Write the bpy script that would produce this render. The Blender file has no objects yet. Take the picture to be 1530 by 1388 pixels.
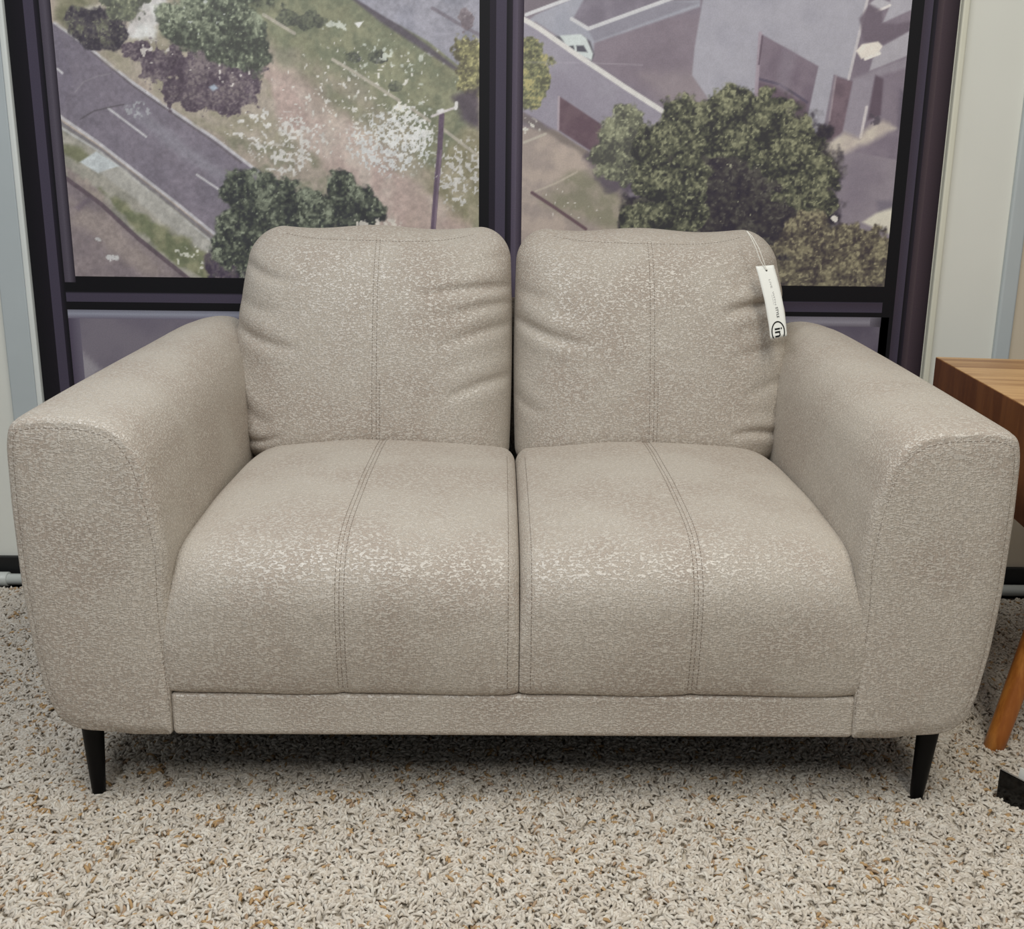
import bpy, bmesh, math, random
import numpy as np
from mathutils import Matrix, Vector

C = bpy.context.scene.collection
SC = bpy.context.scene
random.seed(4)
RNG = np.random.default_rng(11)
PI = math.pi

# ------------------------------------------------------------------ camera
CAM_H, PITCH, ROLL = 1.0, math.radians(14.0), math.radians(0.65)
f0 = Vector((0, math.cos(PITCH), -math.sin(PITCH)))
u0 = Vector((0, math.sin(PITCH), math.cos(PITCH)))
r0 = Vector((1, 0, 0))
cr = math.cos(ROLL) * r0 + math.sin(ROLL) * u0
cu = -math.sin(ROLL) * r0 + math.cos(ROLL) * u0
cam_d = bpy.data.cameras.new('camera')
cam_d.sensor_fit = 'HORIZONTAL'; cam_d.sensor_width = 36.0; cam_d.lens = 36.0
cam_d.clip_start = 0.05; cam_d.clip_end = 60
cam = bpy.data.objects.new('camera', cam_d); C.objects.link(cam)
cam.matrix_world = Matrix(((cr.x, cu.x, -f0.x, 0), (cr.y, cu.y, -f0.y, 0), (cr.z, cu.z, -f0.z, CAM_H), (0, 0, 0, 1)))
SC.camera = cam

# ------------------------------------------------------------------ world, lamps, exposure
SC.view_settings.view_transform = 'Standard'
SC.view_settings.look = 'None'
SC.view_settings.exposure = 0.0
SC.view_settings.gamma = 1.0
SC.view_settings.use_curve_mapping = False
w = bpy.data.worlds.new('world'); SC.world = w; w.use_nodes = True
w.node_tree.nodes['Background'].inputs[0].default_value = (0.93, 0.97, 1.0, 1)
w.node_tree.nodes['Background'].inputs[1].default_value = 0.15


def ceiling_lamp(x, y, sx, sy, power, col=(1.0, 0.975, 0.91)):
    l = bpy.data.lights.new('ceiling_lamp', 'AREA'); l.shape = 'RECTANGLE'
    l.size = sx; l.size_y = sy; l.energy = power; l.color = col
    o = bpy.data.objects.new('ceiling_lamp', l); C.objects.link(o)
    o.location = (x, y, 2.72)
    return o


COOL, WARM = (0.955, 0.985, 1.0), (1.0, 0.965, 0.87)
ceiling_lamp(-0.80, 0.60, 0.60, 1.20, 25, COOL)
ceiling_lamp(0.80, 0.60, 0.60, 1.20, 24, WARM)
ceiling_lamp(-0.80, -0.75, 0.60, 1.20, 27, COOL)
ceiling_lamp(0.80, -0.75, 0.60, 1.20, 26, WARM)
ceiling_lamp(-0.80, 1.95, 0.60, 0.60, 6, COOL)
ceiling_lamp(0.80, 1.95, 0.60, 0.60, 6, WARM)


# ------------------------------------------------------------------ helpers
def lin(c):
    c = np.asarray(c, float) / 255.0
    return np.where(c <= 0.04045, c / 12.92, ((c + 0.055) / 1.055) ** 2.4)


def rgb(c):
    l = lin(c)
    return (float(l[0]), float(l[1]), float(l[2]), 1)


def new_mat(name):
    m = bpy.data.materials.new(name); m.use_nodes = True
    nt = m.node_tree
    return m, nt, nt.nodes['Principled BSDF']


def plain(name, c, rough=0.6, spec=0.4, metallic=0.0, noise=0.0, nscale=30, bump=0.0):
    m, nt, b = new_mat(name)
    b.inputs['Base Color'].default_value = rgb(c)
    b.inputs['Roughness'].default_value = rough
    b.inputs['Specular IOR Level'].default_value = spec
    b.inputs['Metallic'].default_value = metallic
    if noise or bump:
        tc = nt.nodes.new('ShaderNodeTexCoord')
        n = nt.nodes.new('ShaderNodeTexNoise'); n.inputs['Scale'].default_value = nscale; n.inputs['Detail'].default_value = 4
        nt.links.new(tc.outputs['Object'], n.inputs['Vector'])
        if noise:
            r = nt.nodes.new('ShaderNodeValToRGB')
            l = lin(c)
            r.color_ramp.elements[0].position = 0.3; r.color_ramp.elements[1].position = 0.7
            r.color_ramp.elements[0].color = (*(l * (1 - noise)), 1); r.color_ramp.elements[1].color = (*np.minimum(l * (1 + noise), 1), 1)
            nt.links.new(n.outputs['Fac'], r.inputs['Fac']); nt.links.new(r.outputs['Color'], b.inputs['Base Color'])
        if bump:
            bp = nt.nodes.new('ShaderNodeBump'); bp.inputs['Strength'].default_value = 0.5; bp.inputs['Distance'].default_value = bump
            nt.links.new(n.outputs['Fac'], bp.inputs['Height']); nt.links.new(bp.outputs['Normal'], b.inputs['Normal'])
    return m


def math_node(nt, op, a, b=None):
    n = nt.nodes.new('ShaderNodeMath'); n.operation = op
    for i, v in enumerate((a, b)):
        if v is None: continue
        if isinstance(v, (int, float)): n.inputs[i].default_value = v
        else: nt.links.new(v, n.inputs[i])
    return n.outputs[0]


def map_range(nt, v, a, b, c, d):
    n = nt.nodes.new('ShaderNodeMapRange'); n.interpolation_type = 'SMOOTHSTEP'
    nt.links.new(v, n.inputs['Value'])
    for k, x in zip(('From Min', 'From Max', 'To Min', 'To Max'), (a, b, c, d)): n.inputs[k].default_value = x
    return n.outputs['Result']


def mixc(nt, fac, a, b):
    n = nt.nodes.new('ShaderNodeMix'); n.data_type = 'RGBA'
    nt.links.new(fac, n.inputs['Factor'])
    for k, v in ((6, a), (7, b)):
        if isinstance(v, tuple): n.inputs[k].default_value = v
        else: nt.links.new(v, n.inputs[k])
    return n.outputs[2]


def fabric():
    m, nt, b = new_mat('taupe chenille')
    tc = nt.nodes.new('ShaderNodeTexCoord')

    def noise(sc, detail, vec=(1, 1, 1), dist=0.0):
        mp = nt.nodes.new('ShaderNodeMapping'); mp.inputs['Scale'].default_value = vec
        nt.links.new(tc.outputs['Object'], mp.inputs['Vector'])
        n = nt.nodes.new('ShaderNodeTexNoise'); n.inputs['Scale'].default_value = sc
        n.inputs['Detail'].default_value = detail; n.inputs['Distortion'].default_value = dist
        nt.links.new(mp.outputs['Vector'], n.inputs['Vector'])
        return n.outputs['Fac']
    slub_n = noise(215, 1.0, (0.75, 1.2, 1.6), 0.6)
    mask = map_range(nt, slub_n, 0.46, 0.60, 0.0, 1.0)
    weave = noise(430, 0, (1.3, 1.3, 0.35))
    nap = noise(6.5, 4)
    c1 = mixc(nt, map_range(nt, nap, 0.35, 0.65, 0, 1), rgb(FAB_LO), rgb(FAB_MID))
    c2 = mixc(nt, mask, c1, rgb(FAB_HI))
    dk = map_range(nt, weave, 0.3, 0.7, 0.86, 1.08)
    vm = nt.nodes.new('ShaderNodeVectorMath'); vm.operation = 'SCALE'
    nt.links.new(c2, vm.inputs[0]); nt.links.new(dk, vm.inputs['Scale'])
    nt.links.new(vm.outputs[0], b.inputs['Base Color'])
    nt.links.new(map_range(nt, mask, 0.0, 1.0, 0.82, 0.42), b.inputs['Roughness'])
    nt.links.new(map_range(nt, mask, 0.0, 1.0, 0.10, 0.85), b.inputs['Specular IOR Level'])
    b.inputs['Sheen Weight'].default_value = 0.22
    b.inputs['Sheen Roughness'].default_value = 0.45
    b.inputs['Sheen Tint'].default_value = rgb((235, 225, 210))
    h = math_node(nt, 'ADD', math_node(nt, 'MULTIPLY', mask, 1.0), math_node(nt, 'MULTIPLY', weave, 0.35))
    bp = nt.nodes.new('ShaderNodeBump'); bp.inputs['Strength'].default_value = 0.6; bp.inputs['Distance'].default_value = 0.0011
    nt.links.new(h, bp.inputs['Height']); nt.links.new(bp.outputs['Normal'], b.inputs['Normal'])
    return m


def wood(name, lo, hi, mapping, scale=6, rough=0.42, rings=7.0):
    m, nt, b = new_mat(name)
    tc = nt.nodes.new('ShaderNodeTexCoord')
    mp = nt.nodes.new('ShaderNodeMapping'); mp.inputs['Scale'].default_value = mapping
    nt.links.new(tc.outputs['Object'], mp.inputs['Vector'])
    n = nt.nodes.new('ShaderNodeTexNoise'); n.inputs['Scale'].default_value = scale; n.inputs['Detail'].default_value = 5; n.inputs['Distortion'].default_value = 0.6
    nt.links.new(mp.outputs['Vector'], n.inputs['Vector'])
    n2 = nt.nodes.new('ShaderNodeTexNoise'); n2.inputs['Scale'].default_value = scale * rings; n2.inputs['Detail'].default_value = 3
    nt.links.new(mp.outputs['Vector'], n2.inputs['Vector'])
    s = math_node(nt, 'ADD', math_node(nt, 'MULTIPLY', n.outputs['Fac'], 0.75), math_node(nt, 'MULTIPLY', n2.outputs['Fac'], 0.25))
    f = map_range(nt, s, 0.34, 0.66, 0, 1)
    nt.links.new(mixc(nt, f, rgb(lo), rgb(hi)), b.inputs['Base Color'])
    b.inputs['Roughness'].default_value = rough
    bp = nt.nodes.new('ShaderNodeBump'); bp.inputs['Strength'].default_value = 0.2; bp.inputs['Distance'].default_value = 0.0006
    nt.links.new(n2.outputs['Fac'], bp.inputs['Height']); nt.links.new(bp.outputs['Normal'], b.inputs['Normal'])
    return m


def vcol_mat(name, rough=0.6, spec=0.3, scale=1.0, weave=0.0):
    m, nt, b = new_mat(name)
    a = nt.nodes.new('ShaderNodeAttribute'); a.attribute_name = 'tint'
    out = a.outputs['Color']
    if weave:
        tc = nt.nodes.new('ShaderNodeTexCoord')
        n = nt.nodes.new('ShaderNodeTexNoise'); n.inputs['Scale'].default_value = 300; n.inputs['Detail'].default_value = 2
        nt.links.new(tc.outputs['Object'], n.inputs['Vector'])
        f = map_range(nt, n.outputs['Fac'], 0.3, 0.7, 1 - weave, 1 + weave)
        vm = nt.nodes.new('ShaderNodeVectorMath'); vm.operation = 'SCALE'
        nt.links.new(out, vm.inputs[0]); nt.links.new(f, vm.inputs['Scale']); out = vm.outputs[0]
    nt.links.new(out, b.inputs['Base Color'])
    b.inputs['Roughness'].default_value = rough; b.inputs['Specular IOR Level'].default_value = spec
    return m


def link(name, me, mat=None, parent=None, smooth=True):
    o = bpy.data.objects.new(name, me); C.objects.link(o)
    if mat is not None and not me.materials: me.materials.append(mat)
    if smooth: me.polygons.foreach_set('use_smooth', [True] * len(me.polygons))
    if parent is not None: o.parent = parent
    return o


def np_mesh(name, V, Q, cols=None):
    """A mesh from an (n,3) vertex array and an (m,4) or (m,3) face array; cols are linear point colours."""
    V = np.ascontiguousarray(V, np.float32); Q = np.ascontiguousarray(Q, np.int32)
    me = bpy.data.meshes.new(name); k = Q.shape[1]
    me.vertices.add(len(V)); me.vertices.foreach_set('co', V.ravel())
    me.loops.add(Q.size); me.loops.foreach_set('vertex_index', Q.ravel())
    me.polygons.add(len(Q)); me.polygons.foreach_set('loop_start', np.arange(0, Q.size, k, dtype=np.int32))
    if cols is not None:
        a = me.attributes.new('tint', 'FLOAT_COLOR', 'POINT')
        a.data.foreach_set('color', np.hstack([cols, np.ones((len(V), 1))]).astype(np.float32).ravel())
    me.update(calc_edges=True); me.validate()
    return me


def grid_faces(nu, nv, close_u=False, close_v=False, off=0):
    iu = np.arange(nu if close_u else nu - 1); iv = np.arange(nv if close_v else nv - 1)
    a, b = np.meshgrid(iu, iv, indexing='ij'); a2 = (a + 1) % nu; b2 = (b + 1) % nv
    return off + np.stack([a * nv + b, a2 * nv + b, a2 * nv + b2, a * nv + b2], -1).reshape(-1, 4)


def grid_mesh(name, P, close_u=False, close_v=False):
    nu, nv, _ = P.shape
    me = np_mesh(name, P.reshape(-1, 3), grid_faces(nu, nv, close_u, close_v))
    bm = bmesh.new(); bm.from_mesh(me)
    bmesh.ops.remove_doubles(bm, verts=bm.verts, dist=1e-6)
    bmesh.ops.recalc_face_normals(bm, faces=bm.faces)
    bm.to_mesh(me); bm.free()
    return me


def box_bm(bm, lo, hi, bevel=0.0, seg=3):
    r = bmesh.ops.create_cube(bm, size=1.0); vs = r['verts']
    for v in vs:
        v.co = Vector([lo[i] + (v.co[i] + 0.5) * (hi[i] - lo[i]) for i in range(3)])
    if bevel:
        es = list({e for v in vs for e in v.link_edges})
        bmesh.ops.bevel(bm, geom=es, offset=bevel, segments=seg, profile=0.5, affect='EDGES')


def box(name, lo, hi, mat, parent=None, bevel=0.0, seg=3):
    bm = bmesh.new(); box_bm(bm, lo, hi, bevel, seg)
    me = bpy.data.meshes.new(name); bm.to_mesh(me); bm.free()
    return link(name, me, mat, parent, smooth=False)


def tube_arrays(path, rad, n=6, cap=True):
    """Rings along a path: (verts, quads)."""
    path = np.asarray(path, float); m = len(path)
    rad = np.broadcast_to(rad, (m,))
    t = np.gradient(path, axis=0); t /= np.linalg.norm(t, axis=1, keepdims=True) + 1e-12
    ref = np.array([0, 0, 1.0]) if abs(t[0, 2]) < 0.8 else np.array([1.0, 0, 0])
    a = np.cross(t, ref); a /= np.linalg.norm(a, axis=1, keepdims=True) + 1e-12
    b = np.cross(t, a)
    th = np.arange(n) * 2 * PI / n
    V = path[:, None] + rad[:, None, None] * (np.cos(th)[None, :, None] * a[:, None] + np.sin(th)[None, :, None] * b[:, None])
    if cap:
        V = np.concatenate([np.repeat(path[:1, None], n, 1), V, np.repeat(path[-1:, None], n, 1)])
    return V.reshape(-1, 3), grid_faces(len(V), n, False, True)


def tube(name, path, rad, mat, parent=None, n=10):
    V, Q = tube_arrays(path, rad, n)
    return link(name, np_mesh(name, V, Q), mat, parent)


def stitches(name, lines, mat, parent, rad=0.0006, dash=0.0048, gap=0.0024):
    """Dashed thread laid along polylines on a surface."""
    Vs, Qs, off = [], [], 0
    for ln in lines:
        ln = np.asarray(ln, float)
        s = np.concatenate([[0], np.cumsum(np.linalg.norm(np.diff(ln, axis=0), axis=1))])
        p = 0.0
        while p + dash < s[-1]:
            q = np.linspace(p, p + dash, 4)
            pts = np.stack([np.interp(q, s, ln[:, i]) for i in range(3)], 1)
            V, Q = tube_arrays(pts, rad * np.array([0.7, 1, 1, 0.7]), 4)
            Vs.append(V); Qs.append(Q + off); off += len(V); p += dash + gap
    return link(name, np_mesh(name, np.concatenate(Vs), np.concatenate(Qs)), mat, parent)


def thing(name, label, cat, loc=(0, 0, 0), rz=0.0, group=None):
    o = bpy.data.objects.new(name, None); C.objects.link(o)
    o.location = loc; o.rotation_euler = (0, 0, rz); o.empty_display_size = 0.1
    o['label'] = label; o['category'] = cat
    if group: o['group'] = group
    return o


def structure(o):
    o['kind'] = 'structure'
    return o


def smooth_curve(pts, n):
    """Catmull-Rom through pts (k,2), n samples even by length."""
    P = np.asarray(pts, float)
    P = np.vstack([2 * P[0] - P[1], P, 2 * P[-1] - P[-2]])
    out = []
    for i in range(1, len(P) - 2):
        t = np.linspace(0, 1, 24, endpoint=False)[:, None]
        p0, p1, p2, p3 = P[i - 1], P[i], P[i + 1], P[i + 2]
        out.append(0.5 * (2 * p1 + (p2 - p0) * t + (2 * p0 - 5 * p1 + 4 * p2 - p3) * t ** 2 + (3 * p1 - p0 - 3 * p2 + p3) * t ** 3))
    out.append(P[-2:-1]); out = np.vstack(out)
    s = np.concatenate([[0], np.cumsum(np.linalg.norm(np.diff(out, axis=0), axis=1))])
    q = np.linspace(0, s[-1], n)
    return np.stack([np.interp(q, s, out[:, i]) for i in range(2)], 1)


def sstep(a, b, x):
    t = np.clip((x - a) / (b - a), 0, 1)
    return t * t * (3 - 2 * t)


# ------------------------------------------------------------------ materials
FAB_LO, FAB_MID, FAB_HI = (170, 158, 147), (182, 173, 162), (193, 185, 175)
M_FAB = fabric()
M_THREAD = plain('taupe thread', (124, 110, 98), 0.9, 0.1)
M_BLACK = plain('black metal', (5, 5, 6), 0.5, 0.2)
M_WALL = plain('white wall paint', (229, 230, 223), 0.7, 0.3, noise=0.02, nscale=4, bump=0.001)
M_WALL2 = plain('beige wall paint', (212, 200, 180), 0.7, 0.3, noise=0.02, nscale=4)
M_TRIM_SHADE = plain('blue grey trim shade', (188, 196, 199), 0.55, 0.4, noise=0.02, nscale=9)  # blue-grey tone holds the shade of faces turned from the light
M_TRIMW = plain('white trim paint', (226, 230, 227), 0.5, 0.4, noise=0.02, nscale=9)
M_TRIMC = plain('cream trim paint', (222, 221, 205), 0.5, 0.4, noise=0.02, nscale=9)
M_BASEB = plain('black skirting', (24, 24, 25), 0.5, 0.4)
M_PIPE = plain('white plastic pipe', (196, 200, 196), 0.35, 0.5, noise=0.03, nscale=12)
M_FLOOR = plain('dark floor', (62, 56, 52), 0.6, 0.3, noise=0.1, nscale=8)

# ------------------------------------------------------------------ setting
WALL_Y = 2.612
structure(box('floor', (-2.2, -0.6, -0.06), (2.2, WALL_Y + 0.12, -0.004), M_FLOOR))
structure(box('wall_back', (-2.2, WALL_Y, -0.004), (1.262, WALL_Y + 0.12, 2.75), M_WALL))
structure(box('wall_right', (1.262, WALL_Y - 0.004, -0.004), (2.2, WALL_Y + 0.12, 2.75), M_WALL2))
structure(box('trim_1', (-1.293, WALL_Y - 0.014, 0.085), (-1.226, WALL_Y, 2.75), M_TRIM_SHADE, None, 0.004))  # flat board, shade of the reveal put into its colour
structure(box('trim_2', (-1.226, WALL_Y - 0.018, 0.085), (-1.2115, WALL_Y, 2.75), M_TRIMW, None, 0.004))
structure(box('trim_3', (1.048, WALL_Y - 0.018, 0.085), (1.064, WALL_Y, 2.75), M_TRIMC, None, 0.004))
structure(box('trim_4', (1.222, WALL_Y - 0.016, 0.085), (1.262, WALL_Y, 2.75), M_TRIM_SHADE, None, 0.005))  # shade of the turned side face put into its colour
structure(box('baseboard_back', (-2.2, WALL_Y - 0.016, 0.0), (2.2, WALL_Y, 0.082), M_BASEB, None, 0.003))

pipe = thing('conduit_pipe', 'white plastic conduit pipe lying along the black baseboard behind the rug', 'pipe', (0, WALL_Y - 0.045, 0.03))
tube('pipe_run', [(-2.1, 0, 0), (-1.0, 0, 0), (0, 0, 0), (1.0, 0, 0), (2.1, 0, 0)], 0.015, M_PIPE, pipe, 20)
for x in (-1.365, 1.62):
    V, Q = tube_arrays([(x - 0.03, 0, 0), (x - 0.029, 0, 0), (x + 0.029, 0, 0), (x + 0.03, 0, 0)], [0.018, 0.0195, 0.0195, 0.018], 20)
    link('coupling', np_mesh('coupling', V, Q), M_PIPE, pipe)

# ------------------------------------------------------------------ printed mural: an aerial street photograph seen through a dark window frame
MU_X, MU_Y = -1.2105, WALL_Y - 0.006          # left edge; u runs right, v up from the floor, both in centimetres
MU_W, MU_TOP, MU_BOT = 225.4, 176.0, 12.0
INK = 1.55                                     # print density
mural = thing('wall_mural', 'large printed wall mural of a dark window frame with an aerial street view', 'wall mural', (MU_X, MU_Y, 0))
box('backing_board', (0, 0.0012, MU_BOT / 100), (MU_W / 100, 0.0055, MU_TOP / 100), M_BASEB, mural)
M_PRINT = vcol_mat('matt print', 0.55, 0.25, weave=0.05)


class Canvas:
    """A patch of the print, painted in centimetres."""
    def __init__(s, u0, u1, v0, v1, res=0.25):
        s.nu = int(round((u1 - u0) / res)) + 1; s.nv = int(round((v1 - v0) / res)) + 1
        s.u = np.linspace(u0, u1, s.nu)[:, None] + np.zeros((1, s.nv)); s.v = np.linspace(v0, v1, s.nv)[None, :] + np.zeros((s.nu, 1))
        s.ext = (u0, u1, v0, v1); s.px = np.zeros((s.nu, s.nv, 3)); s.seed = 1

    def noise(s, size, octaves=3, seed=0, stretch=(1, 1), rot=0.0):
        out = 0; amp = 1; tot = 0
        ca, sa = math.cos(rot), math.sin(rot)
        uu = (s.u * ca + s.v * sa) / stretch[0]; vv = (-s.u * sa + s.v * ca) / stretch[1]
        for k in range(octaves):
            g = np.random.default_rng(1000 * seed + k + 7).random((512, 512))
            x = uu / size * 2 ** k + 200; y = vv / size * 2 ** k + 200
            i = np.floor(x).astype(int); j = np.floor(y).astype(int); fx = x - i; fy = y - j
            fx = fx * fx * (3 - 2 * fx); fy = fy * fy * (3 - 2 * fy)
            i %= 512; j %= 512; i2 = (i + 1) % 512; j2 = (j + 1) % 512
            out = out + amp * ((g[i, j] * (1 - fx) + g[i2, j] * fx) * (1 - fy) + (g[i, j2] * (1 - fx) + g[i2, j2] * fx) * fy)
            tot += amp; amp *= 0.55
        return out / tot

    def put(s, mask, col):
        c = np.asarray(col, float)
        s.px[:] = s.px * (1 - mask[..., None]) + c * mask[..., None]

    def fill(s, c1, c2, size, seed):
        n = sstep(0.3, 0.7, s.noise(size, 4, seed))[..., None]
        s.px[:] = np.asarray(c1) * (1 - n) + np.asarray(c2) * n

    def sdf(s, poly):
        P = np.asarray(poly, float); d = np.full(s.u.shape, 1e9); inside = np.zeros(s.u.shape, bool)
        for k in range(len(P)):
            a, b = P[k], P[(k + 1) % len(P)]; e = b - a
            wu, wv = s.u - a[0], s.v - a[1]
            t = np.clip((wu * e[0] + wv * e[1]) / (e @ e + 1e-12), 0, 1)
            d = np.minimum(d, (wu - e[0] * t) ** 2 + (wv - e[1] * t) ** 2)
            c = (a[1] > s.v) != (b[1] > s.v)
            xs = a[0] + (s.v - a[1]) / (b[1] - a[1] if b[1] != a[1] else 1e-9) * e[0]
            inside ^= c & (s.u < xs)
        d = np.sqrt(d)
        return np.where(inside, -d, d)

    def poly(s, pts, col, soft=0.15, alpha=1.0, rough=0.0, rs=3.0, seed=3, col2=None, cs=4.0):
        d = s.sdf(pts)
        if rough: d = d + (s.noise(rs, 3, seed) - 0.5) * 2 * rough
        m = (1 - sstep(-soft, soft, d)) * alpha
        if col2 is not None:
            n = sstep(0.3, 0.7, s.noise(cs, 4, seed + 5))[..., None]
            col = np.asarray(col) * (1 - n) + np.asarray(col2) * n
        s.put(m, col)

    def line(s, pts, wid, col, alpha=1.0, soft=0.15):
        P = np.asarray(pts, float); d = np.full(s.u.shape, 1e9)
        for a, b in zip(P[:-1], P[1:]):
            e = b - a; wu, wv = s.u - a[0], s.v - a[1]
            t = np.clip((wu * e[0] + wv * e[1]) / (e @ e + 1e-12), 0, 1)
            d = np.minimum(d, np.hypot(wu - e[0] * t, wv - e[1] * t))
        s.put((1 - sstep(wid / 2 - soft, wid / 2 + soft, d)) * alpha, col)

    def crown(s, blobs, dark, mid, light, seed, rough=0.55, leaf=1.5, alpha=1.0, soft=0.10):
        f = np.full(s.u.shape, -9.0); top = np.zeros(s.u.shape)
        for (cu_, cv_), (ru, rv) in blobs:
            q = 1 - np.hypot((s.u - cu_) / ru, (s.v - cv_) / rv)
            up = ((s.v - cv_) / rv - 0.4 * (s.u - cu_) / ru)
            top = np.where(q > f, up, top); f = np.maximum(f, q)
        f = f + (s.noise(leaf * 2.2, 4, seed) - 0.5) * rough * 2
        m = sstep(-soft, soft, f) * alpha
        tone = 0.46 + 0.20 * top + (s.noise(leaf * 2.4, 4, seed + 1) - 0.5) * 1.7 + (s.noise(leaf * 0.5, 2, seed + 2) - 0.5) * 1.5
        t = np.clip(tone, 0, 1)[..., None]
        dk, md, lt = (np.asarray(c, float) for c in (dark, mid, light))
        if leaf > 1.05:                                              # sunlit leaves printed as small pale flecks
            fl = sstep(0.68, 0.84, s.noise(leaf * 0.45, 2, seed + 4) + 0.30 * (tone - 0.5))[..., None]
            lt2 = np.minimum(lt * 1.18, 220)
        else:
            fl, lt2 = 0.0, lt
        s.put(m, fl * lt2 + (1 - fl) * np.where(t < 0.5, dk + (md - dk) * t * 2, md + (lt - md) * (t - 0.5) * 2))

    def specks(s, cu_, cv_, ru, rv, col, thr, size, seed, alpha=0.9, stretch=(1, 1)):
        q = 1 - np.hypot((s.u - cu_) / ru, (s.v - cv_) / rv)
        n = s.noise(size, 2, seed, stretch)
        s.put(sstep(thr + 0.10, thr + 0.20, n + np.clip(q, -0.6, 0.5) * 0.30) * alpha * sstep(-0.3, 0.1, q), col)

    def build(s, name, parent, grain=0.0):
        if grain:
            s.px *= (1 + (s.noise(0.75, 2, 301) - 0.5) * grain * 1.3 + (s.noise(2.6, 3, 302) - 0.5) * grain)[..., None]
            s.px[:] = s.px * 0.89 + np.array((126, 121, 128)) * 0.11
        V = np.stack([s.u / 100, np.zeros_like(s.u), s.v / 100], -1).reshape(-1, 3)
        F = grid_faces(s.nu, s.nv)
        c = np.clip(lin(np.clip(s.px, 0, 255)) * INK, 0, 0.95).reshape(-1, 3)
        return link(name, np_mesh(name, V, F, c), M_PRINT, parent, smooth=False)


# --- the pane left of the mullion: road, verge, trees, rubble and a lamp post
L0, L1, G_BOT, G_TOP = 10.89, 112.15, 82.47, 163.0
cv = Canvas(L0, L1, G_BOT, G_TOP)
cv.fill((150, 138, 128), (182, 168, 156), 9, 3)
cv.poly([(47.76, 168.51), (81.75, 168.86), (112.11, 138.9), (112.25, 95.48), (99.69, 101.77), (86.82, 117.37), (72.57, 127.96), (60.21, 138.35), (46.24, 144.11)], (106, 112, 92), 2, 0.9, 3, 8, 11, (126, 128, 104), 3)      # grass
cv.poly([(112.14, 129.9), (112.25, 95.48), (92.99, 95.27), (99.75, 108.13), (109.58, 120.71)], (160, 150, 130), 2, 0.8, 4, 6, 13, (128, 122, 98), 4)
cv.poly([(58.35, 133.09), (66.25, 130.62), (77.17, 120.36), (89.96, 111.17), (102.99, 101.81), (109.6, 94.64), (86.33, 94.39), (76.73, 106.3), (67.22, 114.83), (56.32, 124.74)], (188, 175, 166), 2.5, 0.85, 2.5, 5, 14, (172, 152, 146), 6)  # dirt track
cv.poly([(60.14, 136.86), (69.56, 133.21), (74.18, 127.98), (80.49, 123.47), (86.87, 119.69), (91.57, 109.61), (96.33, 96.92), (102.95, 95.38), (99.75, 108.13), (93.37, 120.53), (80.7, 131.07)], (172, 156, 148), 3, 0.45, 3, 4, 15)
cv.poly([(60.18, 120.95), (68.91, 116.4), (80.02, 106.33), (86.38, 96.81), (73.03, 94.24), (60.35, 107.38), (50.92, 114.65), (44.73, 120.01), (49.86, 124.67)], (118, 120, 100), 2, 0.75, 3, 5, 16, (158, 148, 136), 3)
cv.specks(65.59, 114.81, 9, 7, (200, 198, 194), 0.51, 0.75, 17)
cv.specks(90.85, 115.09, 10, 7, (200, 202, 202), 0.46, 0.65, 18)
cv.specks(95.29, 118.24, 6, 6, (212, 212, 210), 0.48, 0.6, 19)
cv.specks(107.95, 108.22, 7, 8, (192, 190, 186), 0.55, 0.7, 20)
cv.specks(82.15, 125.02, 22, 16, (206, 204, 198), 0.74, 0.8, 21)
cv.specks(93.53, 131.21, 22, 16, (186, 190, 180), 0.80, 1.4, 22)
cv.crown([((88, 134.91), (1.9, 1.5)), ((81.93, 134.85), (1.6, 1.3)), ((91.89, 128.47), (1.7, 1.2)), ((72, 142.91), (3.2, 2.0)), ((66.8, 143.59), (3.0, 2.0))], (60, 62, 62), (84, 88, 78), (108, 112, 96), 23, 0.7, 1.0, 0.75)
cv.specks(77.82, 141.5, 3, 1.6, (190, 194, 184), 0.5, 1.0, 24); cv.specks(86.14, 137.43, 1.6, 1.4, (185, 190, 180), 0.5, 0.8, 25)
cv.specks(89.61, 135.68, 1.8, 1.5, (185, 190, 180), 0.5, 0.8, 26); cv.specks(94.84, 132.73, 1.8, 1.4, (185, 190, 180), 0.5, 0.8, 27)
cv.poly([(82.45, 142.43), (84.67, 142.75), (83.53, 141.26)], (226, 226, 222), 0.15)
# grey boundary wall, top right
cv.poly([(69, 158.84), (81.18, 148.29), (88.95, 142.5), (99.99, 135.79), (107.97, 131.06), (107.97, 131.97), (100, 137.58), (87.44, 146.01), (78.36, 158.93)], (84, 78, 88), 0.5, 0.9)
cv.poly([(73.73, 160.31), (82.43, 148.01), (90.55, 143.4), (100.01, 138.47), (107.97, 132.57), (108.61, 137.37), (112.75, 138.9), (112.66, 160.71)], (136, 136, 148), 0.3, 1, 0, 3, 28, (148, 147, 158), 5)
cv.line([(101.02, 145.86), (107.97, 142.11), (112.11, 140.08)], 0.8, (100, 92, 100), 0.6); cv.crown([((109.24, 143.31), (2.0, 2.5))], (100, 88, 92), (116, 104, 108), (130, 118, 120), 29, 0.6, 1.2, 0.7)
cv.crown([((110.36, 136.64), (4, 3.5)), ((110.85, 131.4), (4, 5))], (84, 80, 68), (114, 112, 86), (146, 142, 104), 30, 0.7, 1.1)
cv.poly([(105.7, 126.03), (112.14, 128.38), (112.17, 119.19), (107.96, 120.69)], (74, 66, 78), 1.2, 0.85, 1)
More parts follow.
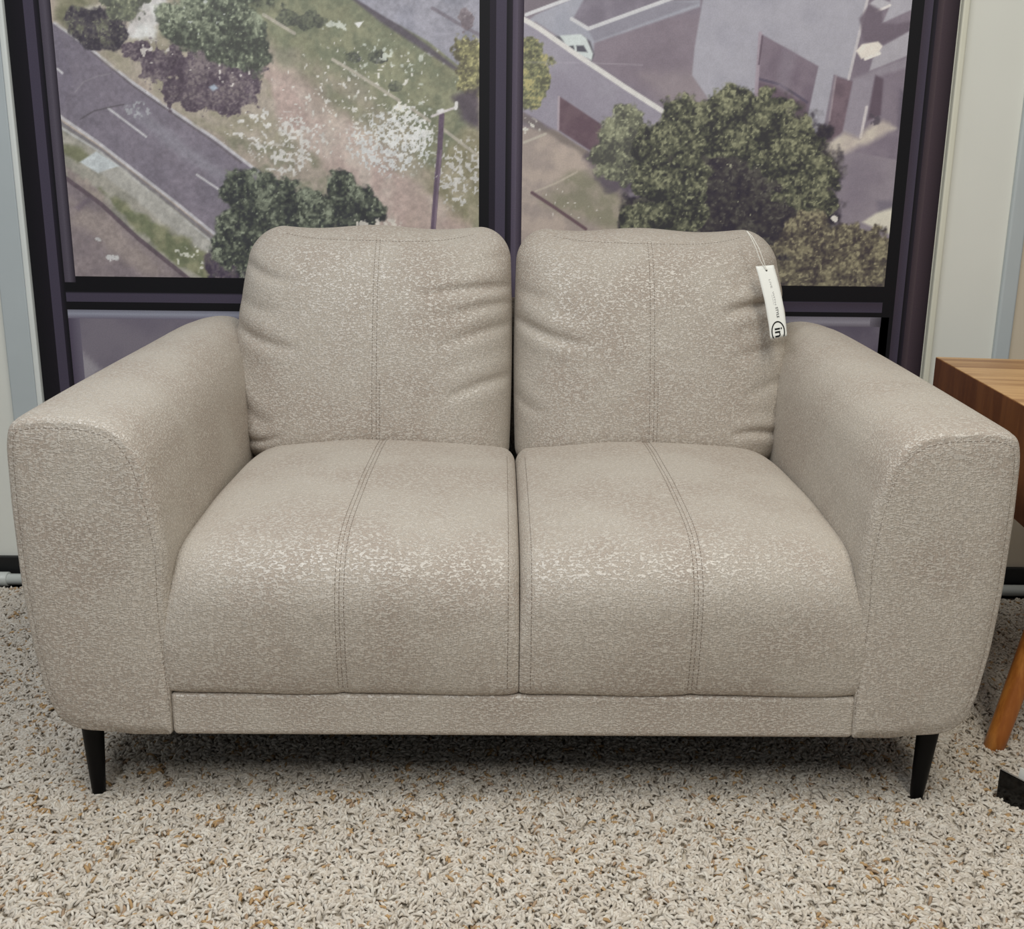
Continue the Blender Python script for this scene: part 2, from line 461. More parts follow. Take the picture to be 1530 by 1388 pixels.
# kerb stones across the grass
for p in ([(61.11, 143.98), (68.23, 139.92)], [(77.11, 134.19), (82.32, 131.39), (92.8, 125.13)], [(96, 123.18), (100.18, 120.45)], [(103.41, 118.64), (112.2, 112.35)]):
    cv.line(p, 0.75, (170, 164, 152), 0.9); 
cv.specks(92.94, 123.6, 1.5, 1.2, (226, 222, 214), 0.4, 0.9, 31)
# road
cv.poly([(11.49, 141.68), (19.7, 135.83), (29.48, 128.1), (39.47, 121.34), (47.89, 115.87), (58.57, 107.84), (57.47, 85.08), (47.62, 91.52), (38.04, 100.14), (27.91, 107.97), (19, 114.93), (10.77, 120.88)], (114, 108, 119), 0.3, 1, 0, 3, 32, (121, 114, 125), 8)
cv.poly([(8.06, 142.24), (6.25, 124.2), (10.77, 120.88), (14.75, 128.86), (11.94, 141.39)], (112, 106, 118), 0.3)
cv.poly([(27.19, 123.66), (31.12, 122.17), (44.25, 112.24), (52.07, 106.03), (50.38, 105.21), (39.29, 111.4), (28.57, 120.61)], (140, 138, 148), 1.4, 0.55, 1)
cv.specks(29.5, 122.15, 3, 2, (166, 168, 172), 0.5, 0.8, 33, 0.7)
for p in ([(11.49, 141.68), (19.7, 135.83), (29.48, 128.1), (39.47, 121.34), (47.89, 115.87), (58.57, 107.84)], [(10.15, 121.18), (11.35, 120.11), (19, 114.93), (27.91, 107.97), (38.04, 100.14), (46.54, 93.14)]):
    cv.line(p, 0.75, (188, 186, 190), 0.9)
for p in ([(22.57, 122.54), (31.15, 116.15)], [(42.96, 107.35), (52.94, 100.78)], [(11.14, 131.39), (12.17, 130.49)]):
    cv.line(p, 0.55, (186, 184, 188), 0.95)
cv.line([(19.65, 135.23), (29.42, 127.34), (39.42, 120.57), (47.84, 114.93), (53.94, 110.31)], 0.5, (88, 82, 84), 0.5)
# kerb, pavement, verge and the yard on the left
cv.poly([(9.09, 120.24), (18.88, 113.53), (27.79, 106.55), (37.94, 98.69), (47.54, 90.22), (49.25, 84.98), (47.19, 78.32), (39.13, 81.56), (27.17, 92.11), (18.7, 100.08), (11.19, 106.37), (7.89, 107.91)], (136, 134, 124), 0.4, 1, 0.5, 2, 34, (160, 156, 146), 3)
cv.line([(10.03, 119.94), (11.21, 118.72), (18.89, 113.68), (27.81, 106.71), (37.95, 98.85), (47.1, 91.19)], 0.9, (116, 112, 116), 0.9)
cv.line([(10.5, 118.1), (19.76, 112.44), (29.75, 104.19), (37.86, 97.57), (47.52, 89.89)], 0.6, (180, 180, 180), 0.8)
cv.poly([(8.5, 114.19), (14.93, 113.17), (18, 111.01), (14.29, 109.72), (11.13, 110.94)], (108, 110, 84), 0.8, 0.9, 1)
cv.poly([(14.48, 110.03), (18.79, 112.59), (24.07, 109.19), (18.83, 107.4)], (188, 194, 196), 0.3)
cv.poly([(19.34, 107.57), (24.37, 108.88), (35.24, 100.27), (43.05, 93.1), (47.17, 89.56), (45.7, 87.41), (38.03, 92.72), (32.52, 97.02), (27.09, 101.78)], (166, 164, 158), 0.6, 0.9, 0.6, 2, 35)
cv.poly([(19.01, 103.76), (23.72, 100.94), (33.23, 95.42), (42.85, 89.84), (48.46, 85.8), (48.97, 80.01), (42.4, 82.76), (36.22, 85.66), (28.87, 92.61), (22.66, 98.04)], (98, 104, 78), 0.8, 0.92, 1.4, 3, 36, (128, 128, 100), 2.5)
cv.poly([(10.5, 109.52), (18.97, 103.28), (21.83, 98.03), (17.11, 100.87), (11.02, 106.37)], (136, 124, 122), 0.8, 0.9, 1, 2, 37, (156, 144, 136), 2)
cv.specks(41.02, 87.36, 8, 4, (200, 200, 188), 0.68, 1.0, 38)
cv.poly([(4.84, 110.24), (11.14, 105.89), (18.71, 100.24), (27.17, 92.11), (39.18, 82.23), (38.25, 68.11), (0.57, 67.68)], (118, 108, 112), 0.4, 1, 0, 3, 39, (132, 121, 122), 8)
cv.poly([(11.33, 100.8), (18.56, 98.48), (27.81, 89.67), (34.84, 82.68), (28.11, 82.6), (19.46, 89.58), (11.63, 95.18)], (150, 138, 132), 2, 0.7, 1.5)
cv.line([(7.89, 107.91), (11.14, 105.89), (18.71, 100.24), (27.17, 92.11), (39.18, 82.23)], 1.1, (82, 70, 78), 0.85)
cv.poly([(12, 99.21), (16.05, 101.97), (16.81, 101.18), (13.24, 98.26)], (100, 90, 100), 0.6, 0.7)
cv.specks(20.59, 87.13, 1.5, 1, (196, 196, 196), 0.4, 0.9, 40); cv.specks(17.26, 91.18, 0.8, 0.8, (186, 186, 186), 0.4, 0.9, 41)
# upper left planting
cv.poly([(13.38, 161.11), (11.55, 142.27), (19.76, 136.43), (29.55, 129.01), (39.52, 122.11), (49.37, 116.19), (63.96, 114.79), (61.38, 129.36), (45.59, 133.71), (37.98, 161.36)], (146, 140, 122), 1, 0.95, 1.5, 4, 42, (168, 158, 146), 4)
cv.poly([(12.44, 148.15), (21.14, 146.78), (23.62, 138.7), (20.29, 137.03), (11.9, 142.57)], (110, 110, 88), 1.5, 0.9, 1.5, 4, 43, (136, 132, 110), 3)
cv.poly([(30.68, 155.57), (39.45, 155.67), (38.21, 146.96), (35.01, 137.78), (29.27, 137.72), (27.21, 139.78), (31.07, 142.48)], (196, 192, 190), 1.0, 0.95, 1.4, 3, 44, (206, 206, 204), 4)
cv.poly([(14.63, 144.66), (22.6, 145.33), (25.23, 142.71), (15.76, 143.2)], (196, 190, 182), 0.7, 0.8, 1)
cv.crown([((21.1, 140.9), (6.8, 4.5)), ((24.41, 138.71), (4, 3)), ((17.9, 142.34), (3.5, 3))], (58, 54, 62), (80, 76, 78), (98, 98, 86), 45, 0.4, 1.2)
cv.crown([((28.26, 146.86), (6, 4))], (86, 88, 80), (112, 116, 98), (140, 142, 120), 46, 0.6, 1.2)
cv.crown([((46.16, 129.95), (12, 7)), ((52.37, 126.22), (7, 4.5)), ((37.53, 132.87), (7, 4.5)), ((30.55, 135.8), (5, 2))], (74, 64, 74), (94, 84, 92), (122, 112, 114), 47, 0.75, 1.0)
cv.specks(51.86, 131.52, 10, 6, (204, 198, 194), 0.78, 1.0, 48); cv.specks(33.75, 135.83, 6, 3, (200, 194, 188), 0.7, 1.0, 49)
cv.crown([((49.36, 143.41), (11, 10)), ((56.22, 138.3), (6.5, 8)), ((41.34, 141.85), (6, 5)), ((53.85, 152.94), (14, 9))], (66, 68, 64), (88, 94, 82), (126, 132, 114), 50, 0.45, 1.3)
cv.specks(46.19, 143.38, 9, 7, (190, 194, 188), 0.80, 0.9, 51)
cv.poly([(47.14, 127.69), (48.47, 128.31), (49.38, 127.41), (48.05, 126.78)], (150, 160, 174), 0.3)
cv.specks(57.63, 118.61, 8, 6, (206, 204, 200), 0.66, 1.0, 52)
# tree at the bottom
cv.crown([((49.99, 83.34), (7, 7))], (58, 50, 64), (72, 64, 76), (90, 82, 88), 53, 0.4, 1.4)
cv.crown([((60, 99.74), (9.5, 8)), ((53.59, 103.66), (5.5, 5)), ((52.2, 93.2), (6, 6.5)), ((68.2, 98.22), (9, 6)), ((80.67, 99.96), (7.5, 6)), ((78.33, 104.73), (4, 4.5)), ((85.61, 99.22), (4, 3)), ((66.15, 88.46), (18, 9)), ((51.15, 89.11), (5.5, 4))], (48, 50, 52), (70, 75, 66), (112, 118, 102), 54, 0.42, 1.3)
cv.specks(86.37, 96, 6, 1.6, (206, 200, 190), 0.5, 1.0, 55)
# lamp post
cv.line([(100.79, 94.55), (101.69, 104.98), (102.57, 113.65), (103.1, 121.87)], 1.3, (92, 78, 94), 1); cv.line([(101.12, 94.55), (102.02, 104.99), (102.89, 113.66)], 0.4, (128, 112, 126), 0.7)
cv.line([(100.67, 121.54), (103.11, 122.49), (106.67, 123.75)], 0.55, (196, 190, 190), 1); cv.line([(106.5, 123.44), (106.67, 124.67)], 0.8, (214, 212, 210), 1); cv.line([(102.3, 122.63), (103.27, 122.95)], 0.9, (206, 204, 204), 1)
cv.specks(102.19, 105.78, 1, 2, (190, 186, 186), 0.62, 0.7, 56)
cv.line([(14.82, 126.12), (17.13, 128.58), (20.46, 129.83), (23.72, 130.46)], 0.3, (140, 135, 142), 0.6); cv.line([(15.55, 120), (18.96, 121.89), (23.08, 122.85), (26.37, 123.5)], 0.3, (78, 74, 78), 0.7)
left_pane = cv.build('printed_pane', mural, 0.15); left_pane['label'] = 'printed view of a road, trees, rubble and a lamp post'

# --- the pane right of the mullion: walled yard with a car, building, trees
R0, R1 = 122.7, 214.03
cv = Canvas(R0, R1, 82.13, G_TOP)
cv.fill((118, 110, 122), (132, 124, 134), 12, 61)
cv.poly([(120.92, 120.06), (131.5, 118.48), (141.41, 112.98), (148.34, 102.31), (150.76, 82.81), (121.37, 82.48)], (150, 138, 132), 0.8, 1, 1, 4, 62, (170, 156, 146), 4)
cv.poly([(134.18, 108.19), (142.38, 108.28), (148.28, 103.9), (147.79, 95.07), (136.1, 97.36), (127.73, 102.08)], (116, 116, 94), 2, 0.7, 2, 4, 63, (146, 138, 122), 3)
cv.specks(134.37, 100.56, 14, 9, (206, 202, 194), 0.84, 0.9, 64)
cv.poly([(120.88, 123.9), (131.5, 118.17), (138.94, 113.89), (146.45, 108.95), (142.32, 110.17), (130.72, 116.92), (120.91, 121.14)], (104, 96, 92), 0.7, 0.7, 0.6)
cv.line([(125.23, 103.97), (131.07, 100.36), (138.64, 95.45)], 0.8, (92, 72, 78), 0.95); cv.line([(126.05, 104.3), (131.27, 106.42), (136.13, 109)], 0.5, (176, 166, 152), 0.8)
cv.line([(123.09, 115.75), (128.26, 117.82)], 0.6, (178, 172, 160), 0.8); cv.specks(123.85, 119.32, 3, 2, (200, 198, 190), 0.55, 0.9, 65)
# yard tone and far walls
cv.poly([(138.22, 138.28), (156.99, 145.28), (166.48, 145.38), (165.18, 125.91), (160.55, 121.88), (148.15, 128.77), (139.62, 134.41)], (116, 106, 116), 1.5, 0.8, 1.5, 6, 66, (126, 116, 126), 7)
cv.poly([(151.24, 131.52), (164, 132.72), (167.6, 125.93), (159.69, 122.79)], (142, 132, 136), 2, 0.6, 1)
cv.poly([(120.44, 160.8), (133.21, 147.96), (125.38, 144.65), (120.65, 143.72)], (112, 104, 112), 0.4)
cv.poly([(123.19, 142.86), (125.38, 144.65), (133.21, 147.96), (137.69, 156.69), (158, 156.9), (156.55, 147.91), (164.1, 148.28), (164.18, 146.82), (139.49, 138.59), (139.26, 135.6), (136.58, 140.34), (131.19, 139.69), (125.41, 143.18)], (146, 148, 160), 0.4, 1, 0, 3, 67, (154, 155, 166), 6)
cv.poly([(134.26, 143.86), (137.49, 141.83), (156.22, 148.2), (156.5, 155.45), (140.86, 155.28)], (112, 106, 118), 0.4, 1, 0, 3, 68, (124, 118, 130), 5)
cv.poly([(137.81, 141.54), (156.87, 147.91), (164.13, 147.7), (139.48, 138.89)], (130, 128, 140), 0.4)
cv.line([(123.17, 144.63), (133.2, 148.25), (140.99, 151.24)], 0.8, (196, 196, 200)); cv.line([(133.94, 143.86), (137.97, 141.69), (157.15, 148.5), (166.12, 151.5)], 0.85, (190, 190, 194))
# front boundary wall
cv.poly([(120.65, 143.72), (125.41, 142.59), (135.1, 135.86), (147.35, 128.46), (159.77, 121.25), (155.95, 116.26), (148.8, 111.81), (143.14, 110.18), (138.94, 113.89), (131.5, 118.32), (120.88, 123.9)], (138, 133, 146), 0.3, 1, 0, 3, 69, (146, 142, 154), 8)
cv.poly([(120.76, 133.76), (130.41, 131.6), (141.87, 124.13), (151.81, 118.08), (148.77, 112.59), (142.07, 117.97), (130.5, 127.06), (120.81, 129.99)], (128, 122, 136), 3, 0.5, 2)
cv.poly([(131.48, 126.46), (141.83, 120.13), (141.54, 113.92), (138.93, 114.2), (131.33, 118.78)], (88, 70, 80), 0.25, 1, 0, 3, 70, (100, 82, 90), 3)
cv.line([(131.32, 126.31), (131.32, 118.94)], 0.6, (164, 152, 160), 0.8)
# car
cv.poly([(129.91, 139.98), (131.5, 139.99), (133.45, 138.23), (132.18, 138.22)], (84, 84, 92), 0.4)
cv.poly([(136.9, 140.05), (138.52, 138.88), (139.57, 135.91), (138.98, 134.4), (137.95, 136.79)], (78, 76, 84), 0.3)
cv.poly([(131.18, 140.14), (136.25, 140.49), (137.55, 139.61), (139.24, 136.2), (138.97, 134.7), (136.06, 135.87), (132.82, 137.93)], (192, 200, 200), 0.25)
cv.poly([(132.82, 137.78), (134.57, 137.94), (134.92, 136.75)], (74, 74, 82), 0.2); cv.poly([(135.21, 137.95), (136.96, 137.97), (137.96, 136.49), (135.4, 136.61)], (78, 78, 88), 0.2)
cv.line([(121.59, 144.02), (123.82, 143.02), (126.22, 141.71), (135.42, 135.86), (147.35, 128.61), (160.09, 121.25)], 1.15, (204, 202, 200))
cv.crown([((123.92, 136.79), (3.5, 3.2)), ((124.8, 131.54), (4.5, 5.5)), ((124.06, 126.99), (4, 4))], (84, 84, 70), (118, 120, 92), (166, 158, 112), 71, 0.6, 1.0)
# building
cv.poly([(165.31, 165.51), (164.73, 148.29), (163.4, 137.95), (163.1, 131.65), (167.6, 125.93), (196.41, 109.18), (195.15, 116.37), (197.05, 132.01), (200.5, 130.99), (203.47, 148.7), (204.01, 165.91)], (147, 146, 158), 0.3, 1, 0, 3, 72, (156, 155, 166), 10)
cv.poly([(203.47, 148.7), (204.28, 163.08), (218.24, 163.23), (224.05, 111.06), (195.53, 115.75), (197.05, 132.01), (200.5, 130.99)], (112, 103, 116), 0.3, 1, 0, 3, 73, (122, 113, 125), 6)
cv.poly([(178.79, 141.09), (193.2, 133.93), (191.23, 120.67), (187.39, 120.01), (178.87, 126.06)], (104, 93, 106), 0.25, 1, 0, 3, 74, (116, 105, 117), 4)
cv.poly([(178.57, 125.75), (178.74, 130.31), (183.46, 129.45), (188.85, 126.16), (190.95, 126.18), (191.28, 120.05)], (92, 78, 90), 0.5, 0.9); cv.line([(179.18, 130.92), (184.24, 129.76), (188.44, 127.38), (191.14, 125.73)], 0.6, (76, 70, 88), 0.8)
cv.poly([(184.41, 138.17), (187.71, 136.72), (186.16, 127.66), (183.48, 129.15)], (126, 118, 130), 1.2, 0.6); cv.line([(178.79, 141.09), (178.71, 126.05)], 0.9, (150, 138, 150), 0.9); cv.line([(179.31, 140.5), (178.95, 134.23)], 0.4, (82, 70, 82), 0.9)
cv.line([(203.57, 149.28), (200.65, 131.15)], 0.7, (186, 182, 186), 0.9)
cv.poly([(207.58, 143.75), (215.59, 147.36), (214.51, 157.49), (208.27, 157.42), (208.94, 147.58)], (160, 158, 168), 0.3)
cv.poly([(203.87, 147.82), (205.93, 149.3), (209.2, 148.17), (208.37, 146.99), (205.56, 146.67)], (170, 168, 176), 0.3); cv.line([(205.92, 146.23), (208.94, 147.58)], 0.6, (206, 202, 202))
cv.poly([(201.96, 144.58), (204.19, 147.83), (207.17, 146.39), (207.43, 143.75), (210.94, 143.49), (214.96, 144.42), (214.57, 142.06), (207.89, 139.02), (203.39, 139.57)], (98, 88, 100), 0.5, 0.9)
cv.poly([(205.44, 133.01), (205.98, 135.72), (208.09, 138.57), (214.26, 142.05), (215.42, 137.01)], (158, 155, 164), 0.3)
cv.poly([(201.83, 137.47), (203.12, 138.97), (206.88, 139.6), (208.09, 138.57), (207.14, 136.92), (203.27, 135.69)], (214, 208, 200), 0.25); cv.line([(204.23, 135.7), (207.46, 136.93)], 0.7, (218, 212, 206))
cv.poly([(214.16, 142.94), (216, 143.55), (216.38, 140), (214.66, 139.69)], (176, 174, 180), 0.4)
cv.poly([(201.29, 131.15), (205.62, 132.86), (214.85, 136.41), (215.1, 134.01), (208.89, 132.14), (202.66, 130.26)], (150, 146, 156), 0.6, 0.5)
cv.poly([(197.57, 131.57), (201.67, 130.55), (200.43, 119.22), (196.34, 115.76)], (94, 80, 90), 0.3, 1, 0, 3, 75, (110, 94, 104), 3); cv.line([(197.55, 131.72), (196.82, 121.65)], 0.5, (150, 138, 146), 0.7)
cv.poly([(201.8, 130.86), (206.97, 132.12), (205.71, 121.75), (204.47, 117.72), (200.27, 119.22)], (138, 132, 144), 0.4); cv.poly([(206.97, 132.12), (208.98, 131.24), (209.14, 123.01), (206.03, 121.75)], (86, 74, 86), 0.4)
cv.poly([(213.25, 128.71), (216.06, 127.98), (216.05, 121.86), (213.4, 119.36)], (88, 82, 96), 0.8, 0.8)
cv.line([(205.58, 124.81), (204.78, 117.87)], 0.7, (196, 190, 192), 0.9)
cv.poly([(195.99, 114.2), (196.59, 116.7), (200.81, 118.61), (204.47, 117.72), (206.83, 120.22), (209.91, 121.79), (213.01, 119.98), (207.12, 117.12), (200.9, 113.94), (193.78, 111.36)], (186, 176, 166), 1.0, 0.85, 0.6, 3, 76, (204, 196, 180), 3)
cv.line([(195.69, 113.88), (196.46, 120.11)], 0.6, (200, 196, 196), 0.8); cv.specks(207.16, 121.76, 1.8, 1.5, (72, 66, 76), 0.4, 1.0, 77, 0.8)
cv.poly([(206.98, 97.82), (210.4, 100.11), (216.74, 102.74), (217.7, 93.41), (212.15, 95.78)], (204, 200, 186), 0.5); cv.poly([(210.12, 102.99), (215.06, 103.04), (214.43, 101.12), (210.7, 100.43)], (96, 92, 106), 0.8, 0.6)
# trees before the wall and the building
cv.poly([(138.98, 112.49), (150.4, 112.61), (152.4, 103.95), (143.3, 105.12)], (80, 72, 84), 1.5, 0.85, 2)
cv.crown([((147.98, 120.35), (4, 5.5)), ((146.99, 116.47), (7, 6)), ((144.66, 113.33), (5.5, 4)), ((152.1, 111.06), (5, 5)), ((146.41, 110.21), (6, 4))], (70, 70, 66), (94, 96, 82), (128, 130, 108), 78, 0.4, 1.2)
cv.crown([((174.09, 99.39), (25, 20)), ((183.54, 105.88), (18, 19)), ((201.66, 86.68), (17, 9)), ((155.98, 97.58), (9, 5))], (42, 38, 48), (54, 50, 54), (72, 70, 66), 79, 0.3, 1.6)
cv.crown([((164.75, 118.99), (11, 7.5)), ((172.64, 122.62), (10, 6.5)), ((180.8, 121.48), (9, 6.5)), ((187.69, 116.14), (8, 7)), ((176.2, 117.57), (15, 6)), ((159.11, 118.16), (7, 5)), ((184.67, 112.98), (8, 4)), ((154.48, 112.65), (5.5, 6)), ((156.37, 107.17), (7, 6)), ((162.77, 110.39), (6, 4)), ((163.88, 104.87), (4.5, 5)), ((159.25, 98.42), (7.5, 5)), ((152.63, 98.35), (6, 5)), ((165.04, 98.49), (4.5, 4)), ((192.38, 108.35), (8, 7)), ((189.74, 110.69), (6, 5)), ((194.48, 102.82), (5.5, 6))], (44, 44, 46), (72, 74, 62), (116, 117, 94), 80, 0.55, 1.3)
cv.crown([((195.47, 90.72), (9, 7)), ((204.56, 91.63), (10, 6)), ((211.61, 87.62), (9, 7)), ((190.08, 84.91), (8, 5)), ((201.95, 83.39), (14, 5)), ((192.52, 96.37), (6, 4)), ((214.45, 84.35), (8, 5))], (58, 52, 54), (86, 80, 70), (124, 118, 96), 81, 0.5, 1.3)
cv.specks(200.13, 98.55, 0.9, 0.8, (226, 222, 214), 0.35, 0.9, 82)
cv.specks(175.54, 102.61, 25, 20, (160, 160, 136), 0.88, 0.8, 83)
cv.line([(122.84, 134.08), (138.35, 134.1), (151.15, 133.78)], 0.25, (176, 170, 180), 0.35)
right_pane = cv.build('printed_pane', mural, 0.045); right_pane['label'] = 'printed view of a walled yard with a white car, a building and trees'

# --- lower panes
LB0, LB_T = 10.97, 71.93
cv = Canvas(LB0, L1, MU_BOT + 6, LB_T, 1.0)
cv.fill((100, 94, 106), (110, 104, 114), 8, 91); cv.poly([(10.75, 63.53), (15.15, 58.93), (9.54, 53.99)], (150, 146, 152), 0.8, 0.7)
cv.build('printed_lower_pane', mural)
RB1, RB_T = 213.91, 72.01
cv = Canvas(R0, RB1, MU_BOT + 6, RB_T, 1.0)
cv.fill((84, 78, 92), (98, 92, 104), 8, 92)
cv.build('printed_lower_pane', mural)

# --- frame bars of the print: strips with their own ink tones
BLK, DRK, PUR, BEV = (16, 15, 20), (38, 33, 44), (70, 64, 80), (88, 82, 94)
strips = []


def vbar(edges, tones, v0, v1):
    for (a, b), (t0, t1) in zip(zip(edges[:-1], edges[1:]), tones): strips.append((a, b, v0, v1, t0, t1, t0, t1))


def hbar(edges, tones, ua, ub):
    for (a, b), (t0, t1) in zip(zip(edges[:-1], edges[1:]), tones): strips.append((ua, ub, a, b, t0, t0, t1, t1))


VB = G_BOT; VBR = 82.13
lj = [0.0, 4.32, 6.79, 8.1, 9.41, L0]
vbar(lj[:4], [(BLK, (26, 22, 30)), (PUR, PUR), (DRK, BLK)], MU_BOT, MU_TOP)
vbar(lj[3:], [((74, 68, 80), BEV), (BEV, (44, 38, 48))], VB - 1.5, MU_TOP)
mb = [L1, 114.63, 116.13, 118.61, 120.07, 121.25, R0]
vbar(mb, [(BLK, BLK), (DRK, DRK), (PUR, PUR), (BLK, DRK), ((80, 72, 88), (92, 84, 100)), ((84, 76, 90), (48, 40, 54))], MU_BOT, MU_TOP)
rj = [R1, 217.02, 219.13, 220.26, 221.71, MU_W]
vbar(rj, [(BLK, BLK), ((62, 54, 66), PUR), (BLK, DRK), ((58, 48, 56), (78, 66, 72)), ((70, 58, 66), (36, 28, 36))], MU_BOT, MU_TOP)
hl = [VB, 78.66, 78.15, 76.14, 74.13]
hbar(hl, [(BLK, BLK), (BLK, PUR), (PUR, PUR), (BLK, BLK)], L0, L1)
strips.append((lj[3], L0, 78.66, VB - 1.5, BLK, BLK, BLK, BLK))
hbar(hl[1:], [(BLK, PUR), (PUR, PUR), (BLK, BLK)], lj[3], L0)
strips.append((lj[3], 8.07, MU_BOT, hl[4], BLK, BLK, BLK, BLK))
hbar([hl[4], 73.12, LB_T], [((120, 120, 134), (150, 152, 168)), ((150, 152, 168), (112, 106, 122))], 8.07, L1)
strips.append((8.07, LB0, MU_BOT + 6, LB_T, (70, 62, 78), (104, 96, 112), (82, 74, 92), (112, 106, 122)))
strips.append((8.07, L1, MU_BOT, MU_BOT + 6, BLK, BLK, BLK, BLK))
hr = [VBR, 78.3, 77.97, 75.62, 74.45]
hbar(hr, [(BLK, BLK), (BLK, PUR), ((62, 54, 66), PUR), (BLK, BLK)], R0, R1)
hbar([hr[4], 73.1, RB_T], [((120, 116, 128), (146, 142, 154)), ((146, 142, 154), (108, 102, 114))], R0, 211.3)
strips.append((211.3, 216.04, RB_T, hr[4], (108, 102, 114), BLK, (120, 116, 128), BLK))
strips.append((216.04, R1, MU_BOT, hr[4], BLK, BLK, BLK, BLK))
strips.append((RB1, 216.04, MU_BOT + 6, RB_T, BLK, BLK, BLK, BLK))
strips.append((R0, 216.04, MU_BOT, MU_BOT + 6, BLK, BLK, BLK, BLK))
hbar([G_TOP, G_TOP + 4, G_TOP + 8, MU_TOP], [(BLK, BLK), (PUR, PUR), (BLK, BLK)], L0, L1)
hbar([G_TOP, G_TOP + 4, G_TOP + 8, MU_TOP], [(BLK, BLK), (PUR, PUR), (BLK, BLK)], R0, R1)
V, Q, K = [], [], []
for (a, b, c, d, k00, k10, k01, k11) in strips:
    n = len(V); lo, hi = min(c, d), max(c, d)
    if c > d: k00, k10, k01, k11 = k01, k11, k00, k10
    V += [(a / 100, 0, lo / 100), (b / 100, 0, lo / 100), (b / 100, 0, hi / 100), (a / 100, 0, hi / 100)]
    Q.append((n, n + 1, n + 2, n + 3)); K += [k00, k10, k11, k01]
fr = link('printed_frame', np_mesh('printed_frame', np.array(V), np.array(Q), np.clip(lin(np.array(K)) * 1.15, 0, 0.95)), M_PRINT, mural, smooth=False)
fr['label'] = 'printed dark purple and black window frame'

# ------------------------------------------------------------------ sofa (local: x right, y back from the front face, z up)
SOFA = thing('sofa', 'taupe chenille two-seat sofa with padded arms and black tapered legs on the shag rug', 'sofa', (0.007, 1.520, 0), math.radians(0.7))

# arms: a front section and a rear section, lofted
A_FRONT = [(.590, .160), (.556, .160), (.553, .28), (.547, .40), (.544, .47), (.553, .545), (.571, .605), (.593, .636), (.622, .652), (.66, .659), (.70, .661), (.738, .659), (.762, .649), (.769, .62), (.771, .55), (.769, .42), (.762, .32), (.750, .235), (.736, .190), (.716, .168), (.69, .160), (.63, .160)]
A_REAR = [(.600, .160), (.572, .160), (.572, .30), (.574, .45), (.576, .56), (.581, .64), (.592, .695), (.612, .736), (.642, .758), (.676, .761), (.715, .752), (.748, .734), (.768, .69), (.774, .60), (.771, .44), (.764, .33), (.752, .24), (.738, .192), (.716, .168), (.69, .160), (.63, .160)]


def resample_closed(pts, n):
    P = np.asarray(pts + pts[:1], float)
    d = np.concatenate([[0], np.cumsum(np.linalg.norm(np.diff(P, axis=0), axis=1))])
    q = np.linspace(0, d[-1], n * 8, endpoint=False)
    Q = np.stack([np.interp(q, d, P[:, i]) for i in range(2)], 1)
    corner = np.exp(-np.sum((Q - np.array(pts[1])) ** 2, 1) / .02 ** 2)[:, None]   # the lower inner corner stays crisp
    S = Q.copy()
    for _ in range(220): S = 0.25 * np.roll(S, 1, 0) + 0.5 * S + 0.25 * np.roll(S, -1, 0)
    T = Q.copy()
    for _ in range(10): T = 0.25 * np.roll(T, 1, 0) + 0.5 * T + 0.25 * np.roll(T, -1, 0)
    return (S * (1 - corner) + T * corner)[::8]


def inset(P, d):
    t = np.roll(P, -1, 0) - np.roll(P, 1, 0); t /= np.linalg.norm(t, axis=1, keepdims=True)
    nrm = np.stack([-t[:, 1], t[:, 0]], 1)
    c = P.mean(0)
    if np.mean(np.sum(nrm * (c - P), 1)) < 0: nrm = -nrm
    return P + nrm * d


